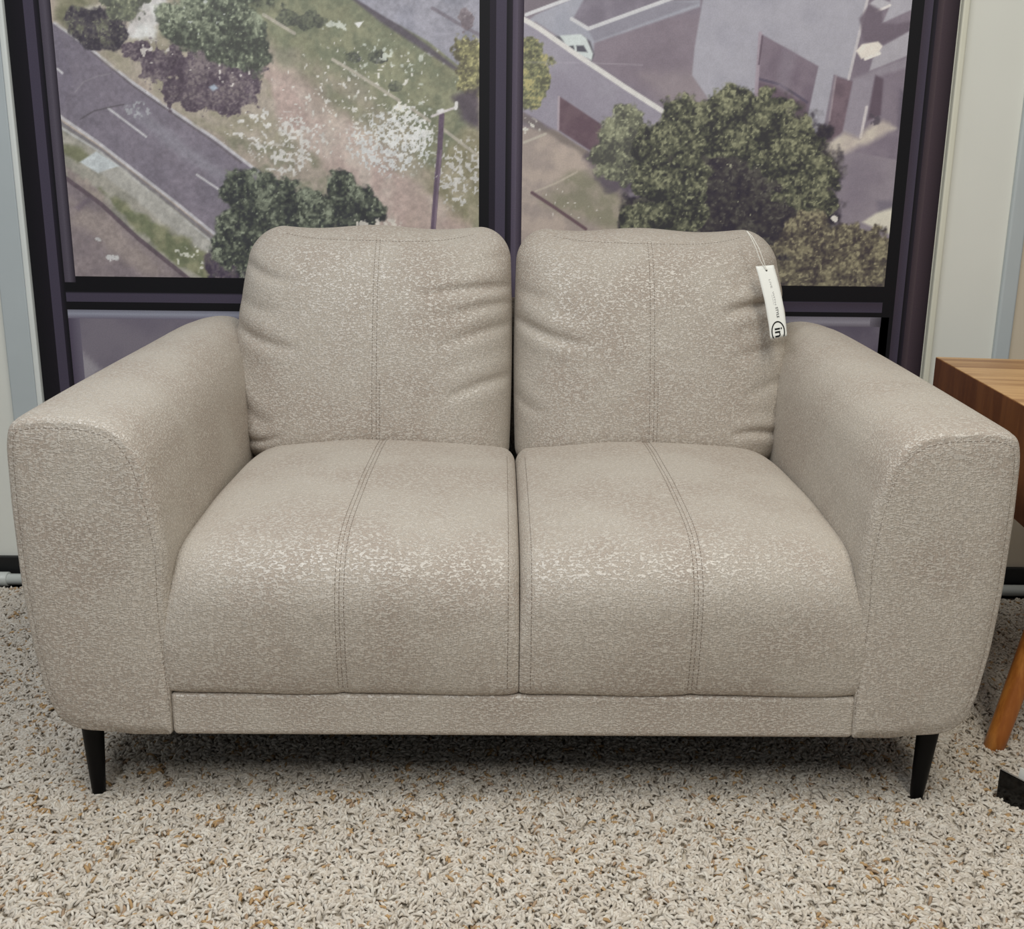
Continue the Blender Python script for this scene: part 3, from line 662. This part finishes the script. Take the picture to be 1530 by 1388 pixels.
def make_arm(side):
    N = 200
    A, B = resample_closed(A_FRONT, N), resample_closed(A_REAR, N)
    cen = np.array([.665, .40])
    rings = []
    r = 0.016
    wr = 1 - (1 - sstep(.17, .42, A[:, 1])) * (1 - sstep(.60, .69, A[:, 0]))
    rp = (r * np.maximum(wr, .12))[:, None]                      # the roll tightens where the arm meets the front rail
    F_in = inset(A, rp)
    for s in np.linspace(0.0, 1.0, 14):                        # padded front panel
        q = cen + (F_in - cen) * s
        dome = np.clip(1 - ((q[:, 1] - .40) / .27) ** 2, 0, 1) * np.clip(1 - ((q[:, 0] - .665) / .125) ** 2, 0, 1)
        y = -0.004 - 0.009 * dome * (1 - s ** 8)
        rings.append(np.column_stack([q[:, 0], y, q[:, 1]]))
    k_seam = len(rings) - 1
    for a in np.linspace(0, PI / 2, 9)[1:]:                     # rolled edge behind the seam
        q = inset(A, rp * (1 - math.sin(a)))
        y = -0.004 + 0.022 * (1 - math.cos(a)) + (0.0016 if a < 0.35 else 0)
        rings.append(np.column_stack([q[:, 0], np.full(N, y), q[:, 1]]))
    DEP = 0.93
    for y in np.linspace(0.03, DEP - 0.07, 34):
        t = sstep(0, 1, np.array(y / 0.78)) * 0.5 + 0.5 * min(1, y / 0.78)
        q = A * (1 - t) + B * t
        q[:, 1] += 0.006 * math.sin(PI * min(1, y / .8)) * sstep(.55, .66, q[:, 1])
        rings.append(np.column_stack([q[:, 0], np.full(N, y), q[:, 1]]))
    for a in np.linspace(0, PI / 2, 8)[1:]:                     # rounded rear
        q = inset(B, 0.05 * (1 - math.cos(a)))
        rings.append(np.column_stack([q[:, 0], np.full(N, DEP - 0.07 + 0.07 * math.sin(a)), q[:, 1]]))
    last = rings[-1]
    for s in (0.6, 0.02):
        q = cen + (last[:, [0, 2]] - cen) * s
        rings.append(np.column_stack([q[:, 0], np.full(N, DEP), q[:, 1]]))
    P = np.array(rings)
    P[..., 0] += 0.010 * sstep(.62, .76, P[..., 0]); P[..., 2] += ((0.029 if side < 0 else 0.021) - (0.035 if side < 0 else 0.027) * sstep(0, .7, P[..., 1])) * sstep(.52, .66, P[..., 2])
    P[..., 2] += 0.003 * (1 - sstep(.16, .24, P[..., 2]))
    P[..., 0] *= side
    arm = link('arm', grid_mesh('arm', P, False, True), M_FAB, SOFA)
    # the seam runs up the inner edge, over the crest and down the outer edge of the front panel
    rs = P[k_seam].copy(); rs[:, 1] -= 0.0002
    up = np.where(F_in[:, 1] > .20)[0]; k0, k1 = up[0], up[-1]
    stitches('stitching', [rs[k0:k1]], M_THREAD, arm, 0.0003, 0.006, 0.003)
    return arm


for s in (-1, 1): make_arm(s)

box('front_rail', (-.556, 0.0, .160), (.560, .05, .236), M_FAB, SOFA, 0.010, 4)
box('dark_underside', (-.70, 0.03, .1585), (.70, .90, .1615), M_BLACK, SOFA)  # unseen black sheet, added to stop light bouncing under the sofa
box('base_frame', (-.60, 0.05, .1615), (.60, .90, .235), M_FAB, SOFA, 0.006)
box('backrest_frame', (-.55, .82, .158), (.55, .93, .80), M_FAB, SOFA, 0.03, 4)

# seat cushions: one side profile swept across, edges rolled
S_PROF = smooth_curve([(.012, .231), (-.004, .244), (-.012, .30), (-.014, .345), (-.010, .40), (.012, .445), (.056, .476), (.135, .492), (.25, .501), (.40, .508), (.55, .508), (.66, .502), (.72, .48), (.735, .42), (.735, .30), (.72, .24)], 180)
s_t = np.gradient(S_PROF, axis=0); s_t /= np.linalg.norm(s_t, axis=1, keepdims=True)
S_NRM = np.stack([-s_t[:, 1], s_t[:, 0]], 1)
if (S_NRM[60] @ np.array([0, 1])) < 0: S_NRM = -S_NRM


def seat_point(x, xa, xb, outer_sign):
    """Profile (n,3) of a seat cushion between xa and xb at x."""
    mid, hw = (xa + xb) / 2, (xb - xa) / 2
    a = (x - mid) / hw
    r_out, r_in = 0.075, 0.028
    d = xb - x if a > 0 else x - xa
    outer = (a > 0) == (outer_sign > 0)
    r = r_out if outer else r_in
    dep = 0.030 if outer else 0.030
    q = max(0.0, 1 - d / r)
    drop = dep * (1 - math.sqrt(max(0, 1 - q * q)))
    puff = 0.026 * (1 - a * a) - 0.013
    seam = -0.0016 * math.exp(-(x - mid) ** 2 / (2 * 0.006 ** 2)) - 0.0012 * math.exp(-(x - mid) ** 2 / (2 * 0.03 ** 2))
    topness = sstep(.30, .46, S_PROF[:, 1])
    amt = puff * (0.35 + 0.65 * topness) * sstep(.228, .32, S_PROF[:, 1]) + seam - drop * (0.16 + 0.84 * topness)
    P = S_PROF + S_NRM * amt[:, None]
    zb = 0.231
    P[:, 1] = np.maximum(P[:, 1], zb - 0.002)
    return np.column_stack([np.full(len(P), x), P])


def make_seat(xa, xb, osign):
    hw = (xb - xa) / 2; mid = (xa + xb) / 2
    xs = mid + hw * np.sin(np.linspace(-PI / 2, PI / 2, 130))
    xs = np.unique(np.concatenate([xs, mid + np.linspace(-0.02, 0.02, 15)]))
    P = np.array([seat_point(x, xa, xb, osign) for x in xs])
    c = P.mean(axis=1, keepdims=True)
    first = P[0] * 0.02 + c[0] * 0.98; lastp = P[-1] * 0.02 + c[-1] * 0.98
    first[:, 0] = P[0, 0, 0]; lastp[:, 0] = P[-1, 0, 0]
    P = np.concatenate([first[None], P, lastp[None]])
    # a little looseness of the cover
    P[..., 2] += 0.0015 * np.sin(P[..., 0] * 23 + P[..., 1] * 9) * np.sin(P[..., 1] * 17 + 1.3)
    o = link('seat_cushion', grid_mesh('seat_cushion', P, False, True), M_FAB, SOFA)
    lines = []
    for dx in (-0.0065, 0.0, 0.0075):
        pr = seat_point(mid + dx, xa, xb, osign)[4:150]
        pr[:, 1:] += S_NRM[4:150] * 0.0006
        pr[:, 2] += 0.0015 * np.sin(pr[:, 0] * 23 + pr[:, 1] * 9) * np.sin(pr[:, 1] * 17 + 1.3)
        wob = 0.010 * np.sin(np.linspace(0, PI, len(pr))) * osign
        lines.append(pr)
    for xe in ((xa + 0.018) if osign > 0 else (xb - 0.018),):
        pr = seat_point(xe, xa, xb, osign)[4:120]; pr[:, 1:] += S_NRM[4:120] * 0.0006
        pr[:, 2] += 0.0015 * np.sin(pr[:, 0] * 23 + pr[:, 1] * 9) * np.sin(pr[:, 1] * 17 + 1.3)
        lines.append(pr)
    stitches('stitching', lines[:3], M_THREAD, o, 0.00038)
    stitches('stitching', lines[3:], M_THREAD, o, 0.00038)
    return o


make_seat(-.558, .0075, -1)
make_seat(.0085, .566, 1)

# back cushions
def groove(x, z, x1, z1, x2, z2, depth, wid):
    e = np.array([x2 - x1, z2 - z1]); L = math.hypot(*e); e /= L
    s = ((x - x1) * e[0] + (z - z1) * e[1]) / L
    d = -(x - x1) * e[1] + (z - z1) * e[0] + 0.008 * np.sin(s * 3.0)
    fade = np.where(s < 0, np.exp(-(s * L / 0.03) ** 2), np.clip(1 - s, 0, 1) ** 0.8) * (s < 1)
    return fade * (-depth * np.exp(-(d / (0.8 * wid)) ** 2) + 0.55 * depth * (np.exp(-((d - 2.2 * wid) / (1.7 * wid)) ** 2) + np.exp(-((d + 2.2 * wid) / (1.7 * wid)) ** 2)))


class BackCushion:
    Z0, Z1 = 0.452, 0.962
    def __init__(s, xc, outer, grooves):
        s.xc, s.o, s.gr = xc, outer, grooves

    def edge(s, z, sg):
        """Half-width on one side at height z."""
        t = (z - s.Z0) / (s.Z1 - s.Z0)
        if sg == s.o:
            hw = 0.289 + 0.047 * np.sin(PI * np.clip(t, 0, 1) ** 0.85) * (1 - 0.50 * t); r = 0.074
        else:
            hw = 0.2895 + 0.006 * np.sin(PI * t) - 0.002 * t; r = 0.072
        rz = np.clip(z - (s.Z1 - r), 0, r)
        hw = hw - (r - np.sqrt(np.maximum(r * r - rz * rz, 0))) * 0.93
        rb = 0.03; bz = np.clip((s.Z0 + rb) - z, 0, rb)
        return hw - (rb - np.sqrt(np.maximum(rb * rb - bz * bz, 0))) * 0.7

    def surf(s, a, b, face):
        z = s.Z0 + (s.Z1 - s.Z0) * (b + 1) / 2
        hw = np.where(a > 0, s.edge(z, 1), s.edge(z, -1))
        x = s.xc + a * hw
        wa = (1 - np.abs(a) ** 5.0) ** 0.5
        wb = (1 - np.abs(b) ** np.where(b < 0, 16.0, 4.5)) ** 0.5
        T = 0.115 if face < 0 else 0.09
        y = face * T * wa * wb
        t = (b + 1) / 2
        if face < 0:
            y = y - 0.020 * (1 - a * a) * np.sin(PI * np.clip(t, 0, 1)) * wa
            disp = 0
            for g in s.gr: disp = disp + 1.6 * groove(x - s.xc, z, *g)
            y = y - disp * wa ** 0.6 * wb ** 0.5
            y = y + (0.0014 * np.exp(-(a * 0.286 / 0.006) ** 2) + 0.0012 * np.exp(-(a * 0.286 / 0.03) ** 2)) * wb
            zs = s.seam_z(a)
            y = y + 0.0018 * np.exp(-((z - zs) / 0.005) ** 2) * (np.abs(a) < 0.85)
        y = y + 0.737 + 0.26 * (z - 0.49)
        arch_b = 0.034 * (1 - a * a) * (1 - t) ** 3                 # follows the crown of the seat
        z = z + arch_b + 0.004 * (np.cos(a * 5.0 + 0.3) - 1) * t ** 4 
        return x, y, z

    def seam_z(s, a):
        return s.Z1 - 0.020 - 0.012 * np.cos(a * 2.2) + 0.008 * a * a

    def build(s):
        n, m = 120, 120
        a = np.sin(np.linspace(-PI / 2, PI / 2, n)); b = np.sin(np.linspace(-PI / 2, PI / 2, m))
        A, B = np.meshgrid(a, b, indexing='ij')
        Fp = np.stack(s.surf(A, B, -1), -1); Bp = np.stack(s.surf(A, B, 1), -1)
        V = np.concatenate([Fp.reshape(-1, 3), Bp.reshape(-1, 3)])
        Q = np.concatenate([grid_faces(n, m), grid_faces(n, m, off=n * m)])
        me = np_mesh('back_cushion', V, Q)
        bm = bmesh.new(); bm.from_mesh(me); bmesh.ops.remove_doubles(bm, verts=bm.verts, dist=2e-5)
        bmesh.ops.recalc_face_normals(bm, faces=bm.faces); bm.to_mesh(me); bm.free()
        o = link('back_cushion', me, M_FAB, SOFA)
        lines = []
        bb = np.linspace(-0.985, 0.90, 200)
        for dx, hi in ((-0.004, 0.90), (0.0045, 0.90), (0.0115, -0.25)):
            q = bb[bb < hi]; aa = dx / 0.286 + 0.035 * s.o * np.sin((q + 1) * 0.9) * -1 * 0 + 0 * q
            x, y, z = s.surf(aa, q, -1); lines.append(np.stack([x, y - 0.0006, z], 1))
        aa = np.linspace(-0.80, 0.80, 200); zz = s.seam_z(aa)
        x, y, z = s.surf(aa, (zz - s.Z0) / (s.Z1 - s.Z0) * 2 - 1, -1); lines.append(np.stack([x, y - 0.0006, z], 1))
        stitches('stitching', lines[:3], M_THREAD, o, 0.00038)
        stitches('stitching', lines[3:], M_THREAD, o, 0.00038)
        return o


BackCushion(-.295, -1, [(-.30, .885, -.17, .845, .007, .012), (-.30, .80, -.20, .785, .004, .012), (-.31, .745, -.16, .700, .008, .012), (-.30, .585, -.22, .535, .006, .013),
                        (.29, .835, .08, .815, .008, .011), (.29, .80, .16, .775, .006, .010), (.30, .755, .13, .705, .006, .012), (.30, .645, .14, .590, .007, .013), (.29, .90, .20, .88, .004, .012), (-.28, .50, -.20, .512, .006, .008)]).build()
BackCushion(.298, 1, [(-.30, .770, -.13, .715, .011, .012), (-.30, .835, -.20, .82, .004, .012), (-.29, .60, -.22, .565, .006, .012), (.30, .808, .15, .785, .018, .011),
                      (.31, .715, .17, .685, .005, .013), (.29, .885, .20, .865, .004, .012), (.29, .525, .17, .515, .008, .009), (.30, .64, .20, .60, .004, .013)]).build()

# legs
def make_leg(x, y, sx):
    rings = []
    for z, r, ox in ((.160, .0185, 0), (.150, .0182, 0), (.08, .0145, -.002), (.01, .0102, -.004), (.002, .0095, -.004)):
        th = np.arange(24) * 2 * PI / 24
        rings.append(np.column_stack([x + ox * sx + r * np.cos(th) - 0.0045 * (0.16 - z) / 0.16, y + r * np.sin(th), np.full(24, z)]))
    c = rings[-1].mean(0); rings.append(np.tile(c, (24, 1)))
    c = rings[0].mean(0); rings.insert(0, np.tile(c, (24, 1)))
    return link('leg', grid_mesh('leg', np.array(rings), False, True), M_BLACK, SOFA)


for y in (.058, .86):
    for s in (-1, 1): make_leg(s * .709, y, s)

# ------------------------------------------------------------------ swing tag hung on the right back cushion
M_CARD = plain('white card', (236, 236, 230), 0.5, 0.3)
M_INK = plain('black ink', (18, 20, 19), 0.6, 0.2)
M_GREY = plain('pale grey ink', (176, 176, 174), 0.6, 0.2)
M_CORD = plain('white cord', (238, 236, 228), 0.8, 0.2)
TAGPOS = (0.0, 0.0, 0.0)
def tag_point(s, t):
    """Point on the card: s runs down its length, t across its width."""
    TL, TR, BR, BL = (np.array(p) for p in ((.5130, 2.215, .8877), (.5511, 2.215, .8909), (.5777, 2.165, .7466), (.5429, 2.165, .7391)))
    s = np.asarray(s, float)[..., None]; t = np.asarray(t, float)[..., None]
    p = (TL * (1 - t) + TR * t) * (1 - s) + (BL * (1 - t) + BR * t) * s
    return p + np.array([0.0035, -0.004, 0.0]) * (4 * s * (1 - s))


TAG = thing('hang_tag', 'white card swing tag hanging by a cord from the right back cushion', 'tag', (.53, 2.19, .74))
TAG_O = np.array((.53, 2.19, .74))
ss, tt = np.meshgrid(np.linspace(0, 1, 24), np.linspace(0, 1, 8), indexing='ij')
Pf = tag_point(ss, tt) - TAG_O
Pb = Pf + np.array([0, 0.0008, 0])
card = grid_mesh('card', np.concatenate([Pf, Pb[::-1]]), True, False)
bm = bmesh.new(); bm.from_mesh(card)
bmesh.ops.holes_fill(bm, edges=[e for e in bm.edges if len(e.link_faces) == 1]); bm.to_mesh(card); bm.free()
card = link('card', card, M_CARD, TAG, smooth=False)


def on_card(name, V, F, mat):
    """Flat shape given in (s, t) fractions, laid on the card face."""
    V = np.asarray(V, float)
    P = tag_point(np.clip(V[:, 0], 0, 0.998), V[:, 1]) - TAG_O + np.array([0, -0.0005, 0])
    me = bpy.data.meshes.new(name); me.from_pydata(P.tolist(), [], [list(f) for f in F]); me.update()
    return link(name, me, mat, card, smooth=False)


def card_text(name, txt, s0, s1, t_base, t_h, mat, bold=0.0):
    """Lettering that reads down the card, letter tops towards +t."""
    cd = bpy.data.curves.new(name, 'FONT'); cd.body = txt; cd.size = 1.0; cd.offset = bold; cd.resolution_u = 3
    tmp = bpy.data.objects.new(name, cd); C.objects.link(tmp)
    dg = bpy.context.evaluated_depsgraph_get(); me = bpy.data.meshes.new_from_object(tmp.evaluated_get(dg))
    bpy.data.objects.remove(tmp)
    V = np.array([v.co[:] for v in me.vertices]); F = [p.vertices[:] for p in me.polygons]
    x0, x1 = V[:, 0].min(), V[:, 0].max(); h = V[:, 1].max()
    W = np.column_stack([s0 + (V[:, 0] - x0) / (x1 - x0) * (s1 - s0), t_base + V[:, 1] / h * t_h])
    return on_card(name, W, F, mat)


card_text('lettering', 'LIVE', .19, .31, .50, .095, M_GREY)
card_text('lettering', 'WITH', .355, .545, .52, .095, M_GREY)
card_text('lettering', 'STYLE', .575, .725, .53, .135, M_INK, 0.012)['label'] = 'dark lettering STYLE'
on_card('underline', [(.40, .46), (.54, .46), (.54, .472), (.40, .472)], [(0, 1, 2, 3)], M_GREY)
th = np.linspace(0, 2 * PI, 73)[:-1]
CS, CT, RS, RT = .918, .50, .150, .40
ring = [(CS + RS * k * math.cos(q), CT + RT * k2 * math.sin(q)) for (k, k2) in ((1, 1), (.875, .83)) for q in th]
n = len(th); F = []
for i in range(n):
    j = (i + 1) % n
    if min(ring[i][0], ring[j][0]) < 0.998: F.append((i, j, n + j, n + i))
on_card('logo_ring', ring, F, M_INK)
card_text('logo_letters', 'in', .862, .990, .32, .42, M_INK, 0.014)
# punched hole and the doubled cord
on_card('punch_hole', [(.062 + .016 * math.cos(q), .52 + .055 * math.sin(q)) for q in th[::4]], [tuple(range(18))], M_INK)
for dx in (-0.0015, 0.0022):
    hole = tag_point(.062, .52) - TAG_O + np.array([dx * .3, -0.001, 0])
    pts = np.array([[.4995, 2.262, .9600], [.5045 + dx, 2.238, .9490], [.5150 + dx * 1.6, 2.222, .9260], [.5245 + dx * 1.8, 2.214, .9000]]) - TAG_O
    pts = np.vstack([pts, hole])
    ts = np.linspace(0, 4, 5); q = np.linspace(0, 4, 30)
    pth = np.stack([np.interp(q, ts, pts[:, k]) for k in range(3)], 1)
    tube('cord', pth, 0.0008, M_CORD, TAG, 6)


# ------------------------------------------------------------------ side table right of the sofa
M_TOPW = wood('light acacia', (150, 104, 60), (206, 164, 112), (0.8, 9, 9), 2.2)
M_SIDEW = wood('dark acacia', (112, 64, 30), (142, 88, 46), (9, 9, 1.2), 2.0)
M_LEGW = wood('honey beech', (160, 92, 36), (206, 136, 62), (16, 16, 1.2), 2.0, 0.35)
TBL = thing('side_table', 'wooden side table with pale top and dark sides beside the right sofa arm', 'side table', (.9665, 2.345, 0), math.radians(-2.0))
TBL.location = (.976, 2.358, 0); TBL.rotation_euler = (0, 0, math.radians(-8.4))
TW, TD, TZ0, TZ1 = .52, .70, .482, .680
box('top', (.0005, -TD + .0005, TZ1 - .018), (TW - .0005, -.0005, TZ1), M_TOPW, TBL, 0.0012, 2)['label'] = 'pale grained top'
for nm, lo, hi in (('side_panel', (0, -TD, TZ0), (.018, 0, TZ1 - .0015)), ('side_panel', (TW - .018, -TD, TZ0), (TW, 0, TZ1 - .0015)),
                   ('back_panel', (.018, -.018, TZ0), (TW - .018, 0, TZ1 - .018)), ('front_panel', (.018, -TD, TZ0), (TW - .018, -TD + .018, TZ1 - .018)),
                   ('bottom_panel', (.018, -TD + .018, TZ0), (TW - .018, -.018, TZ0 + .015))):
    box(nm, lo, hi, M_SIDEW, TBL, 0.001, 2)
for sx in (0, 1):
    for sy in (0, 1):
        fx, fy = (.028 if sx == 0 else TW - .028), (-.605 if sy else -.09)
        inx = .170 if sy else .140
        tx, ty = (inx if sx == 0 else TW - inx), (-.49 if sy else -.16)
        a, b = np.array([fx, fy, .004]), np.array([tx, ty, TZ0 - .004])
        q = np.linspace(0, 1, 12)[:, None]
        V, Q = tube_arrays(a + (b - a) * q, .0185 + .0055 * q[:, 0], 24)
        lg = link('leg', np_mesh('leg', V, Q), M_LEGW, TBL)
        q = np.linspace(.82, 1, 6)[:, None]
        V, Q = tube_arrays(a + (b - a) * q, .0255, 24)
        link('socket', np_mesh('socket', V, Q), M_BLACK, lg)
        box('mounting_plate', (tx - .04, ty - .04, TZ0 - .006), (tx + .04, ty + .04, TZ0), M_BLACK, lg, 0.001, 1)


# ------------------------------------------------------------------ low black box on the rug
M_GLOSS = plain('gloss black', (4, 4, 5), 0.12, 0.35)
M_SILV = plain('silver rim', (168, 168, 166), 0.35, 0.5, 0.6)
M_PAPER = plain('white paper', (228, 228, 222), 0.6, 0.3)
PL = thing('display_panel', 'glossy black panel standing on edge on the rug with a white card behind it', 'panel', (.8455, 1.586, 0), math.radians(-60))
box('front_plate', (0, 0, .004), (.17, .0035, .0740), M_GLOSS, PL, 0.0015, 2)
box('top_edge', (.002, .0004, .0740), (.168, .0031, .0752), M_SILV, PL)
bm = bmesh.new(); box_bm(bm, (.027, 0, 0), (.150, .0012, .078), 0.0004, 1)
bmesh.ops.rotate(bm, verts=bm.verts, cent=(0, 0, 0), matrix=Matrix.Rotation(math.radians(-6), 3, 'X'))
bmesh.ops.translate(bm, verts=bm.verts, vec=(0, .006, .010))
me = bpy.data.meshes.new('card'); bm.to_mesh(me); bm.free()
link('card', me, M_PAPER, PL, smooth=False)['label'] = 'white card'


# ------------------------------------------------------------------ shag rug
M_BACK = plain('rug backing', (196, 186, 170), 0.95, 0.1, noise=0.15, nscale=60)
rug = box('rug', (-2.0, 0.2, -0.004), (2.0, 2.53, 0.012), M_BACK)
rug['label'] = 'cream and brown flecked shag rug under the sofa'; rug['category'] = 'rug'


def pile():
    sp = 0.0053
    pts = []
    ys = np.arange(0.95, 2.525, sp)
    for y in ys:
        hw = min(0.60 * y + 0.50, 1.95)
        if y > 2.0: xs = np.concatenate([np.arange(-hw, -0.50, sp), np.arange(0.50, hw, sp)])
        else: xs = np.arange(-hw, hw, sp)
        pts.append(np.column_stack([xs, np.full(len(xs), y)]))
    P = np.concatenate(pts); n = len(P)
    P = P + RNG.uniform(-0.5, 0.5, P.shape) * sp * 1.3
    K, S = 5, 4
    # locks of yarn lean together: a slowly varying lean plus a random one
    def vn(scale, seed):
        g = np.random.default_rng(seed).random((256, 256))
        x = P[:, 0] / scale + 100; y = P[:, 1] / scale + 20; i = np.floor(x).astype(int); j = np.floor(y).astype(int); fx, fy = x - i, y - j
        i %= 256; j %= 256
        return (g[i, j] * (1 - fx) + g[(i + 1) % 256, j] * fx) * (1 - fy) + (g[i, (j + 1) % 256] * (1 - fx) + g[(i + 1) % 256, (j + 1) % 256] * fx) * fy
    ang = vn(0.018, 5) * 2 * PI * 1.5 + RNG.normal(0, 0.75, n)
    ln = RNG.uniform(0.014, 0.030, n); hgt = RNG.uniform(0.0095, 0.0145, n) * (0.85 + 0.3 * vn(0.03, 9))
    bend = RNG.normal(0, 0.9, n)
    s = np.linspace(0, 1, K)
    th = ang[:, None] + bend[:, None] * s[None]
    step = ln[:, None] * (0.15 + 1.1 * s[None]) / K
    cx = np.cumsum(np.cos(th) * step, 1); cy = np.cumsum(np.sin(th) * step, 1)
    droop = RNG.uniform(0.0, 0.35, n)[:, None]
    cz = hgt[:, None] * (np.sin(s[None] * PI * 0.62) - droop * s[None] ** 3)
    ctr = np.stack([P[:, :1] + cx, P[:, 1:] + cy, 0.009 + np.maximum(cz, 0.0)], -1)
    t = np.gradient(ctr, axis=1); t /= np.linalg.norm(t, axis=2, keepdims=True) + 1e-9
    a = np.cross(t, np.array([0.31, 0.17, 0.93])); a /= np.linalg.norm(a, axis=2, keepdims=True) + 1e-9
    b = np.cross(t, a)
    rad = RNG.uniform(0.0022, 0.0031, n)[:, None] * np.array([0.9, 1.0, 1.05, 1.0, 0.6])[None]
    ph = np.arange(S) * 2 * PI / S
    V = ctr[:, :, None] + rad[:, :, None, None] * (np.cos(ph)[None, None, :, None] * a[:, :, None] + np.sin(ph)[None, None, :, None] * b[:, :, None])
    V = V.reshape(-1, 3)
    i, j = np.meshgrid(np.arange(K - 1), np.arange(S), indexing='ij')
    f = np.stack([i * S + j, i * S + (j + 1) % S, (i + 1) * S + (j + 1) % S, (i + 1) * S + j], -1).reshape(-1, 4)
    f = np.vstack([f, [[(K - 1) * S + k for k in range(S)]]])
    Q = (f[None] + (np.arange(n) * K * S)[:, None, None]).reshape(-1, 4)
    base = lin((203, 194, 182)); c2 = lin((193, 183, 169)); c3 = lin((176, 145, 106)); c4 = lin((164, 140, 116)); c5 = lin((210, 203, 192))
    u = RNG.random(n); clump = vn(0.013, 31)
    col = np.where((u < 0.45)[:, None], base, np.where((u < 0.75)[:, None], c5, c2))
    brown = (RNG.random(n) < sstep(0.70, 0.90, clump) * 0.6 + 0.03)
    col = np.where(brown[:, None], np.where((RNG.random(n) < 0.55)[:, None], c3, c4), col)
    col = col * RNG.uniform(0.88, 1.08, n)[:, None]
    cols = np.repeat(col, K * S, 0)
    o = link('pile', np_mesh('pile', V, Q, cols), vcol_mat('shag yarn', 0.9, 0.15), rug)
    o['kind'] = 'stuff'
    return o


pile()
